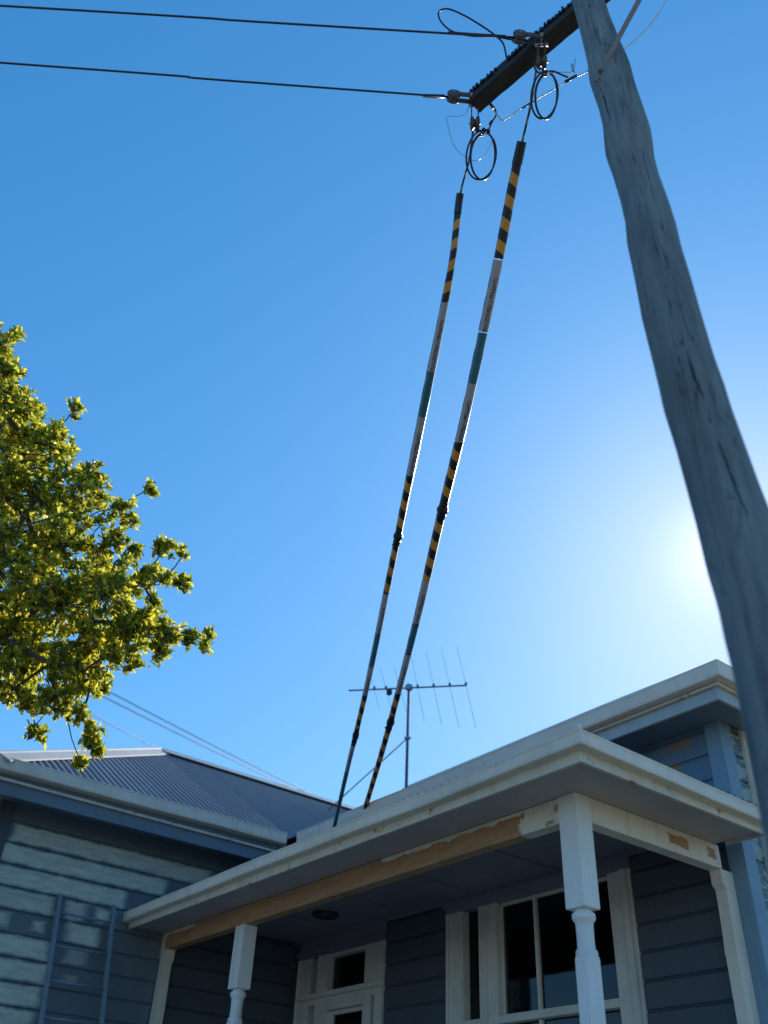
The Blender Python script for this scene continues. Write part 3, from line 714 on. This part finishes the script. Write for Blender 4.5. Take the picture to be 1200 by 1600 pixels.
# crossarm on the far side of the trunk
armn = Vector((0, -1, 0))
pc = bear*PD
ay = pc.y+.125+.055
pa = on(905, 17, 1, ay); AZ_ = pa.z
pe = on(741, 160, 2, AZ_)
ad = (pa-pe).normalized(); asd = Vector((ad.y, -ad.x, 0)); aw, ah = .060, .066
far_end = pa+ad*1.15
mid_ = (pe+far_end)/2
mb = MB(); n_ = 40; vs = []
for i in range(n_+1):
    p = pe.lerp(far_end, i/n_)
    for sx, sz in ((-1, -1), (1, -1), (1, 1), (-1, 1)):
        e = .006*noise.noise(Vector((p.x*9, sx*3, sz*3))) 
        vs.append(p+asd*(sx*(aw+e))+Vector((0, 0, sz*(ah+e))))
mb.add(vs, [(i*4+k, i*4+(k+1) % 4, i*4+4+(k+1) % 4, i*4+4+k) for i in range(n_) for k in range(4)]); mb.add(vs[:4], [(0, 1, 2, 3)]); mb.add(vs[-4:], [(3, 2, 1, 0)])
lab(mb.build('crossarm', m_arm, UP), 'dark weathered timber crossarm')
# bird deterrent strip: two rows of stubby teeth along the top
L_ = (far_end-pe).length
mb = MB()
for side_s in (1, -1):
    t = .03
    while t < L_-.05:
        p = pe+ad*t
        if .27 < t < .36 and side_s == 1: t += .024; continue
        mb.obox(p+asd*side_s*(aw+.004)+Vector((0, 0, ah*.45)), ad*random.uniform(.006, .013), asd*random.uniform(.008, .020), Vector((0, 0, random.uniform(.010, .028)))); t += random.uniform(.02, .042)
    a_, b_ = pe+ad*.02+asd*side_s*(aw+.001)+Vector((0, 0, ah*.4)), far_end-ad*.02+asd*side_s*(aw+.001)+Vector((0, 0, ah*.4))
    mb.obox((a_+b_)/2, (b_-a_)/2, asd*.003, Vector((0, 0, .01)))
mb.build('deterrent_strip', m_black, UP)
# king bolt and brace
MB().tube([pa+ad*.17+asd*-.08, pa+ad*.17+asd*.09], .012, 8).build('king_bolt', m_galv, UP)
bp0 = pole_pt(938, 112, .0)
bp1 = CAM+ray(1003, -8)*((bp0-CAM).dot(fwd)*1.02)
bd_ = (bp1-bp0).normalized(); vw = (bp0-CAM).normalized(); bs = bd_.cross(vw).normalized()
MB().obox((bp0+bp1)/2+bd_*.06-vw*.006, bd_*((bp1-bp0).length/2+.12), bs*.014, vw*.004).build('crossarm_brace', m_brace, UP, .002)
MB().lathe(bp0-vw*.004, [(0, .014), (.012, .014), (.016, .006)], 6, -vw).build('brace_bolt', m_rust, UP)
lt0 = at(896, 112, (pa-CAM).dot(fwd)*.97); lt1 = at(899, 89, (pa-CAM).dot(fwd)*.97)
# strain insulators: shackle straps + spool
depth_arm = (pe-CAM).dot(fwd)
def insulator(a, b, r=.05, strap=.027):
    """a: bolt on the arm, b: centre of the spool"""
    I = D.objects.new('strain_insulator', None); COL.objects.link(I); I.location = a-UP.location; I.parent = UP; I.empty_display_size = .05
    d = (b-a).normalized(); u = Vector((0, 0, 1)) if abs(d.z) < .8 else asd; u = (u-d*u.dot(d)).normalized(); s_ = d.cross(u)
    mb = MB()
    for q in (-1, 1): mb.obox((a+b)/2+s_*q*.024, d*((b-a).length/2+.012), u*strap, s_*.004)
    mb.build('shackle_strap', m_rust, I, .001)
    MB().lathe(b-s_*.035, [(0, r*.75), (.006, r), (.022, r), (.030, r*.62), (.040, r*.62), (.048, r), (.064, r), (.07, r*.75)], 18, s_).build('spool', m_glaze, I)
    MB().tube([b-s_*.045, b+s_*.045], .007, 6).build('pin', m_galv, I)
    MB().tube([a-s_*.045, a+s_*.045], .012, 6).build('bolt', m_galv, I)
    return b
dmid = (on(845, 60, 2, AZ_-.06)-CAM).dot(fwd)
i1 = insulator(at(845, 62, dmid), at(812, 58, dmid), .050)
i2 = insulator(at(846, 70, dmid-.02), at(846, 97, dmid-.02), .046)
i3 = insulator(at(736, 154, depth_arm-.03), at(709, 151, depth_arm-.03), .050)
i4 = insulator(at(742, 165, depth_arm-.03), at(742, 193, depth_arm-.03), .050)
MB().box(lt0.x-.004, lt0.x+.004, lt0.y-.01, lt0.y+.01, min(lt0.z, lt1.z), max(lt0.z, lt1.z)+.02).build('earth_tag', m_alu, UP)

# ------------------------------------------------------------------ overhead line wires
def bez(pts, n=10):                           # Catmull-Rom through points
    P = [Vector(p) for p in pts]; P = [P[0]*2-P[1]]+P+[P[-1]*2-P[-2]]; out = []
    for i in range(1, len(P)-2):
        for j in range(n):
            t = j/n; a, b, c, d = P[i-1:i+3]
            out.append(.5*((2*b)+(c-a)*t+(2*a-5*b+4*c-d)*t*t+(3*b-a-3*c+d)*t**3))
    out.append(P[-2]); return out
zl = AZ_
def street(px0, py0, px1, py1, px2, py2, z, start):
    A = start; B = on(px1, py1, 2, z-.06); C = on(px2, py2, 2, z-.03)
    d = (C-A); far = A+d.normalized()*26
    pts = [A, B, C]; mid = C.lerp(far, .5)-Vector((0, 0, .1))
    return bez([A, B, C, mid, far], 8)
PL = thing('power_line', 'upper black street wire with a loose loop near the crossarm', 'wire', i1, 'street wires running left from the crossarm')
pts = street(0, 0, 400, 34, 0, 9, AZ_, i1+Vector((-.02, -.02, .0)))
MB().tube(pts, .0078, 8).build('conductor', m_wire, PL)
dm = dmid
lp = [(800, 62), (770, 57), (735, 56), (705, 48), (688, 32), (686, 18), (700, 14), (725, 24), (752, 40), (772, 54), (786, 68), (792, 92)]
MB().tube(bez([at(x, y, dm+.05*math.sin(i*.6)) for i, (x, y) in enumerate(lp)], 8), .0060, 8).build('tail_loop', m_black, PL)
MB().tube([at(790, 57, dm), at(740, 54, dm+.01), at(700, 51, dm)], .0105, 8).build('line_splice', m_wire, PL)
PL2 = thing('power_line', 'lower black street wire fixed at the tip of the crossarm', 'wire', i3, 'street wires running left from the crossarm')
pts = street(0, 0, 330, 124, 0, 98, AZ_, i3+Vector((-.02, -.02, .0)))
MB().tube(pts, .0078, 8).build('conductor', m_wire, PL2)
MB().tube([at(695, 150, depth_arm-.03), at(662, 149, depth_arm-.03)], .011, 8).build('line_splice', m_wire, PL2)
MB().tube([at(697, 151, depth_arm-.02), at(680, 153, depth_arm-.02), at(659, 151, depth_arm-.02)], .006, 6).build('wire_tail', m_alu, PL2)

# ------------------------------------------------------------------ service cables and their covers
endR = Vector((-7.27, 5.285, 4.45)); endL = Vector((-7.80, 5.285, 4.45))
def inplane(px, py, A, B):
    nrm = (B-A).cross(Vector((0, 0, 1))).normalized(); d = ray(px, py); return CAM+d*((A-CAM).dot(nrm)/d.dot(nrm))
rightpx = [(838, 110), (829, 165), (815, 226), (801, 292), (780, 402), (752, 535), (723, 668), (690, 803), (656, 950), (622, 1084), (598, 1172), (568, 1272), (561, 1294)]
leftpx = [(739, 205), (733, 250), (719, 306), (708, 400), (692, 490), (674, 580), (656, 670), (638, 758), (621, 842), (605, 920), (589, 1000), (572, 1080), (556, 1148), (540, 1215), (523, 1290), (517, 1315)]
def smooth_line(px, A, B, n=14):
    return bez([inplane(x, y, A, B) for x, y in px], n)
svR = smooth_line(rightpx, i2, endR); svL = smooth_line(leftpx, i4, endL)
def pyof(P):
    q = M.transposed() @ (P-CAM); return 800+F_PX*q[1]/q[2]
def cover(line, bands, radii, joints, wob_, loc, label, capr):
    T = thing('line_cover', label, 'line cover', loc, 'striped covers on the service cables')
    dense = []
    for a, b in zip(line, line[1:]):
        for j in range(4): dense.append(a.lerp(b, j/4))
    dense.append(line[-1])
    def rad_at(y):
        for (y0, r0), (y1, r1) in zip(radii, radii[1:]):
            if y0 <= y <= y1: return r0+(r1-r0)*(y-y0)/(y1-y0)
        return radii[-1][1] if y > radii[-1][0] else radii[0][1]
    kinds = {'k': m_black, 's': m_stripe, 'l': m_label, 't': m_teal}; names = {'k': 'end_sleeve', 's': 'striped_section', 'l': 'printed_section', 't': 'teal_section'}
    mats = [m_stripe, m_label, m_teal, m_black]; idx = {'s': 0, 'l': 1, 't': 2, 'k': 3}
    for y0, y1, kd in bands:
        pts = [p for p in dense if y0-1 <= pyof(p) <= y1+1]
        if len(pts) < 2: continue
        r = [rad_at(pyof(p))*(1+.05*noise.noise(p*9+Vector((wob_, 0, 0)))) for p in pts]
        if kd == 'k': r = [q*1.14 for q in r]
        mb = MB(); mb.tube(pts, r, 14, caps=(kd == 'k'))
        # lapped seam: a flange running down the left side
        mb2 = []
        for p, q in zip(pts, r):
            vw_ = (p-CAM).normalized(); t_ = (pts[-1]-pts[0]).normalized(); s_ = t_.cross(vw_).normalized()
            if s_.dot(right) > 0: s_ = -s_
            mb2.append(p+s_*q*.55+vw_*q*.6)
        sec = mb.build(names[kd], kinds[kd], T)
        MB().tube(mb2, [q*.62 for q in r], 8).build('lapped_seam', m_stripe if kd != 'k' else m_black, sec)
    for y in joints:
        pts = [p for p in dense if y-13 <= pyof(p) <= y+15]; n2 = len(pts)
        if n2 < 3: continue
        r0_ = rad_at(y); r = [r0_*(1.10+.42*math.exp(-((i/(n2-1)-.45)/.16)**2)+.18*math.exp(-((i/(n2-1)-.8)/.07)**2)) for i in range(n2)]
        mb = MB(); mb.tube(pts, r, 12)
        c = pts[n2//2]
        for j in range(4):
            c = pts[int(n2*(.2+.2*j))]; dd = Vector((random.uniform(-1, 1), random.uniform(-1, 1), random.uniform(-1, 1))).normalized()
            mb.obox(c+dd*r0_*1.2, dd*.012, dd.orthogonal().normalized()*.006, dd.cross(dd.orthogonal()).normalized()*.006)
        mb.build('coupling', m_black, T)
    return T
RB = [(222, 258, 'k'), (259, 405, 's'), (406, 519, 'l'), (520, 598, 't'), (599, 690, 'l'), (691, 790, 's'), (805, 905, 's'), (906, 973, 'l'), (974, 1020, 't'), (1021, 1083, 'l'), (1084, 1120, 's'), (1135, 1296, 's')]
LB = [(303, 334, 'k'), (335, 472, 's'), (473, 580, 'l'), (581, 650, 't'), (651, 742, 'l'), (743, 826, 's'), (850, 927, 's'), (928, 988, 'l'), (989, 1040, 't'), (1041, 1085, 'l'), (1086, 1140, 's'), (1158, 1205, 'l'), (1206, 1316, 't')]
def rr_(lst, line):                            # widths in photo pixels -> radii at the tube's own distance
    out = []
    for y, wpx in lst:
        p = min(line, key=lambda q: abs(pyof(q)-y)); out.append((y, wpx*1.18/2*(p-CAM).dot(fwd)/F_PX))
    return out
CR = cover(svR, RB, rr_([(222, 10.6), (300, 11.8), (480, 12.4), (600, 11.4), (760, 11), (900, 10), (1000, 8.6), (1150, 7), (1296, 5.4)], svR), [797, 1128], 0, svR[20], 'right black and orange striped insulating cover on the cable to the house', 1)
CL = cover(svL, LB, rr_([(303, 8), (400, 8.2), (580, 11), (700, 10.4), (820, 8.6), (900, 8), (1000, 7.4), (1150, 6), (1316, 4.4)], svL), [838, 1149], 5, svL[20], 'left thinner striped insulating cover with teal lower end beside the other cover', 1)
SR = thing('service_cable', 'grey twisted cable dropping from the crossarm into the right striped cover', 'cable', i2, 'service cables to the house')
MB().tube([p for p in svR if pyof(p) < 240], .0085, 8).build('cable_core', m_wire, SR)
MB().tube([p+Vector((.008*math.sin(i*1.1), .0, .008*math.cos(i*1.1))) for i, p in enumerate([p for p in svR if pyof(p) < 225])], .0045, 6).build('twisted_strand', m_galv, SR)
SL = thing('service_cable', 'grey twisted cable dropping from the crossarm tip into the left striped cover', 'cable', i4, 'service cables to the house')
MB().tube([p for p in svL if pyof(p) < 320], .008, 8).build('cable_core', m_wire, SL)
MB().tube([p+Vector((.007*math.sin(i*1.1), .0, .007*math.cos(i*1.1))) for i, p in enumerate([p for p in svL if pyof(p) < 306])], .004, 6).build('twisted_strand', m_galv, SL)
# fixings on the cottage fascia
for e, nm in ((endR, SR), (endL, SL)):
    mb = MB(); mb.tube([e+Vector((0, .012, 0)), e+Vector((0, -.03, 0))], .014, 8); mb.build('wall_hook', m_galv, nm)
# slack coils of black cable under the two insulators
def coil(cx, cy, w_, h_, depth, tilt, parent, r, loops, lead):
    pts = []
    for k in range(int(loops*22)+1):
        a = 2*math.pi*k/22+math.pi/2*1.0; lp_ = k/22
        g = 1-.20*(lp_ % 2 > 1)*1 if True else 1
        sx = w_/2*(1-.22*(.5+.5*math.sin(lp_*2.9))); sy = h_/2*(1-.10*(.5+.5*math.sin(lp_*2.9+1)))
        x = cx+sx*math.cos(a)+2.5*math.sin(lp_*3.3)+tilt*math.sin(a)*4; y = cy-sy*math.sin(a)+2*math.cos(lp_*2.3)
        pts.append(at(x, y, depth+.05*math.cos(a)+.012*lp_))
    pts = [at(x, y, depth) for x, y in lead]+pts
    return MB().tube(bez(pts, 3), r, 8).build('cable_coil', m_black, parent)
coil(753, 244, 47, 78, depth_arm-.03, .5, SL, .0068, 2.6, [(742, 204), (748, 203)])
coil(852, 150, 42, 76, dmid-.02, .5, SR, .0068, 2.6, [(842, 108), (847, 108)])
mb = MB()
for x, y in ((746, 203), (763, 205), (757, 203)): mb.tube([at(x-3, y-2, depth_arm-.035), at(x+3, y+3, depth_arm-.035)], .014, 8)
mb.build('cable_tie', m_black, SL)
MB().tube(bez([at(x, y, depth_arm-.04) for x, y in ((763, 205), (768, 192), (775, 180), (773, 170), (768, 164), (761, 162))], 6), .0062, 8).build('tap_wire', m_black, SL)
mb = MB(); mb.tube([at(765, 195, depth_arm-.04), at(769, 189, depth_arm-.04)], .011, 8); mb.tube([at(766, 163, depth_arm-.04), at(771, 170, depth_arm-.04)], .013, 8); mb.build('tap_clamp', m_black, SL)
MB().tube(bez([at(x, y, depth_arm-.03) for x, y in ((737, 158), (731, 170), (728, 178), (715, 182), (698, 183), (701, 200), (708, 225), (720, 240), (736, 250), (748, 250), (758, 241), (767, 226), (769, 215))], 6), .0022, 6).build('tie_wire', m_galv, SL)
MB().tube(bez([at(x, y, dmid-.03) for x, y in ((836, 96), (836, 108), (846, 115), (862, 111), (878, 117), (888, 121))], 6), .0062, 8).build('tap_wire', m_black, SR)
MB().tube(bez([at(x, y, dmid-.03) for x, y in ((836, 104), (850, 114), (870, 113), (890, 113), (896, 111), (899, 92))], 6), .003, 6).build('tie_wire', m_galv, SR)
# bare jumper running from the arm tip behind the trunk
BJ = thing('bare_jumper_wire', 'shiny bare metal wire passing behind the pole near the coils', 'wire', at(880, 130, dmid))
jd = dmid+.12
MB().tube(bez([at(x, y, jd) for x, y in ((764, 164), (771, 172), (779, 182), (785, 188), (797, 182), (812, 171), (838, 155), (868, 138), (892, 124), (915, 113), (945, 97), (975, 77), (1000, 56), (1020, 34), (1036, 10), (1050, -20))], 6), .0045, 8).build('bare_wire', m_alu, BJ)
MB().tube([at(883, 128, jd), at(901, 118, jd)], .011, 8).build('line_clamp', m_black, BJ)
MB().tube([at(816, 169, jd), at(834, 158, jd)], .0066, 8).build('wire_sleeve', m_black, BJ)
# distant wires beyond the wing roof
def farwire(a, b, depth0, depth1, r, label):
    A, B = at(*a, depth0), at(*b, depth1); d = B-A; A2 = A-d*1.6; B2 = B+d*.8
    n_ = 24; pts = [A2.lerp(B2, i/n_) for i in range(n_+1)]
    L = d.length
    pts = [p+Vector((0, 0, .0009*((i/n_-.5)*3.4*L)**2)) for i, p in enumerate(pts)]
    o = MB().tube(pts, r, 6).build('distant_wire', m_wire, None, base=A); tag(o, label, 'wire', 'distant wires behind the wing roof')
farwire((165, 1078), (430, 1216), 24, 30, .017, 'topmost of the three thin distant wires above the wing roof')
farwire((148, 1082), (385, 1200), 24, 30, .017, 'middle of the three thin distant wires above the wing roof')
farwire((135, 1112), (240, 1167), 24, 27, .013, 'lowest and shortest of the three thin distant wires above the wing roof')

# ------------------------------------------------------------------ tree
TR = thing('broadleaf_tree', 'leafy green and yellow tree with glossy leaves at the left edge', 'tree', (-6.0, -.35, 0))
TDEP = 6.0
clumps_px = [(4, 532, 24, 4), (28, 524, 10, 2), (8, 600, 16, 2), (22, 640, 26, 5), (58, 662, 26, 6), (92, 672, 14, 3), (118, 640, 10, 1.5), (95, 705, 24, 6), (30, 715, 38, 9), (66, 770, 36, 9), (140, 735, 16, 2.5), (158, 760, 16, 2.5), (112, 792, 20, 3),
    (190, 792, 19, 4), (204, 812, 12, 2), (235, 762, 11, 3), (15, 830, 44, 11), (88, 850, 40, 10), (160, 858, 22, 4), (185, 838, 18, 4), (212, 868, 18, 3.5), (262, 856, 14, 3), (288, 862, 6, 1), (285, 912, 14, 4), (262, 900, 14, 2.5), (235, 895, 14, 2.5),
    (170, 925, 32, 8), (100, 945, 44, 12), (20, 950, 48, 13), (240, 940, 12, 2), (212, 968, 24, 5), (268, 985, 17, 4.5), (300, 996, 12, 3), (328, 990, 8, 2), (322, 1010, 8, 1.5), (252, 1012, 20, 4.5), (190, 1015, 28, 7), (120, 1038, 40, 10), (40, 1045, 44, 11),
    (155, 1068, 18, 4), (92, 1085, 22, 5), (102, 1115, 16, 3), (50, 1105, 16, 3.5), (52, 1140, 10, 2), (66, 1150, 9, 1.5), (15, 1085, 14, 3), (125, 1115, 12, 2.5), (150, 1152, 13, 4), (155, 1170, 10, 2.5), (140, 1135, 8, 1.5), (126, 1192, 9, 2.5), (2, 1000, 40, 8), (5, 760, 40, 8), (2, 890, 45, 9), (140, 985, 34, 8), (60, 900, 36, 8), (210, 1035, 14, 2.5), (55, 1000, 40, 9), (130, 900, 30, 6)]
clumps = []
for x, y, r, n_ in clumps_px:
    edge = max(0, 1-r/45)
    for q in range(2 if r > 30 else 1):
        dz = random.uniform(-.9, .9)*(1-.5*edge)
        clumps.append((at(x, y, TDEP+dz), r*TDEP/F_PX, n_*4.6))
bx = [(515, 20), (600, 30), (650, 80), (720, 118), (780, 165), (850, 200), (900, 245), (960, 255), (1000, 262), (1040, 215), (1070, 160), (1110, 105), (1130, 45)]
for i in range(120):
    y = random.uniform(560, 1115)
    for (y0, x0), (y1, x1) in zip(bx, bx[1:]):
        if y0 <= y <= y1: lim = x0+(x1-x0)*(y-y0)/(y1-y0)
    x = lim-12-abs(random.gauss(0, .55))*lim
    clumps.append((at(x, y, TDEP+random.uniform(-.8, .8)*min(1, .35+(lim-x)/120)), .085, 10))
for i in range(85):
    a = random.uniform(0, 2*math.pi); q = math.sqrt(random.random())
    x, y = -300+330*q*math.cos(a), 850+330*q*math.sin(a)
    if x > -20: continue
    clumps.append((at(x, y, TDEP+random.uniform(-1.3, 1.3)*math.sqrt(1-q*q+.05)), .17, 32))
root = Vector((-6.0, -.35, 0))
fork = Vector((-6.05, -.15, 2.5))
nodes = [(root, -1), (Vector((-6.02, -.3, 1.2)), 0), (fork, 1)]
for tgt in ((-5.4, .7, 3.9), (-6.3, .1, 4.2), (-5.9, -.9, 4.0), (-5.6, 1.0, 5.0), (-6.4, .6, 5.3)):
    nodes.append((fork.lerp(Vector(tgt), .5)+Vector((0, 0, .1)), 2)); nodes.append((Vector(tgt), len(nodes)-1))
order = sorted(range(len(clumps)), key=lambda i: (clumps[i][0]-Vector((-5.9, .1, 4.4))).length)
cn = {}
for i in order:
    c = clumps[i][0]
    j = min(range(3, len(nodes)), key=lambda k: (nodes[k][0]-c).length+.25*(nodes[k][0]-Vector((-5.9, .1, 4.2))).length)
    p = nodes[j][0]; m_ = p.lerp(c, .5)+Vector([random.uniform(-1, 1) for _ in range(3)])*(c-p).length*.10
    nodes.append((m_, j)); nodes.append((c, len(nodes)-1)); cn[i] = len(nodes)-1
wt = [0.0]*len(nodes)
for i in cn.values(): wt[i] += 1
for k in range(len(nodes)-1, 0, -1): wt[nodes[k][1]] += wt[k]
tk = MB()
for k in range(1, len(nodes)):
    p, j = nodes[k]; r1 = .0038*max(wt[k], .3)**.5; r0 = .0038*max(wt[j], .3)**.5
    if j >= 3: r0 = min(r0, r1*1.6)
    if k <= 2: r0, r1 = (.15, .13) if k == 1 else (.13, .115)
    tk.tube([nodes[j][0], nodes[j][0].lerp(p, .5)+Vector((random.uniform(-.01, .01), random.uniform(-.01, .01), 0)), p], [r0, (r0+r1)/2, r1], 6 if k > 12 else 10, caps=False)
lf = MB()
lv, lfc = [], []
def leaf(base, d, nrm, L, W):
    s_ = d.cross(nrm).normalized(); nn = s_.cross(d)
    b = len(lv); m1 = base+d*L*.33-nn*L*.03; m2 = base+d*L*.7-nn*L*.07
    fold = nn*W*.30
    lv.extend([base, m1, m2, base+d*L-nn*L*.16, m1-s_*W*.42+fold, m2-s_*W*.48+fold, m1+s_*W*.42+fold, m2+s_*W*.48+fold])
    lfc.extend([(b, b+1, b+4), (b, b+6, b+1), (b+1, b+2, b+5, b+4), (b+1, b+6, b+7, b+2), (b+2, b+3, b+5), (b+2, b+7, b+3)])
def rvec(): 
    while True:
        v = Vector([random.uniform(-1, 1) for _ in range(3)])
        if .05 < v.length < 1: return v
core = Vector((-6.1, -.1, 4.1))
for c, r, n_ in clumps:
    for q in range(int(n_+random.random())):
        p = c+rvec()*r*(1.12 if n_ > 3 else .9)
        ax = ((p-core).normalized()*.8+rvec()*.8+Vector((0, 0, .35))).normalized()
        tk.tube([c.lerp(p, .15)-ax*.03, p-ax*.02, p+ax*.02], [.0035, .003, .0018], 3, caps=False)
        nl = random.randint(7, 15); o1 = ax.orthogonal().normalized(); o2 = ax.cross(o1)
        for l in range(nl):
            a = l*2.4+random.uniform(-.4, .4); sp = rad(random.uniform(30, 88)) if l < nl*.8 else rad(random.uniform(5, 30))
            out = o1*math.cos(a)+o2*math.sin(a); d = (ax*math.cos(sp)+out*math.sin(sp)).normalized()
            nr = (ax*math.sin(sp)-out*math.cos(sp)+rvec()*.35).normalized(); nr = (nr-d*nr.dot(d)).normalized()
            L = random.uniform(.026, .056)*(1.25 if random.random() < .12 else 1)
            leaf(p-ax*random.uniform(0, .05), d, nr, L, L*random.uniform(.46, .62))
lf.add(lv, lfc)
tk.build('trunk', m_bark, TR); lf.build('crown', m_leaf, TR)
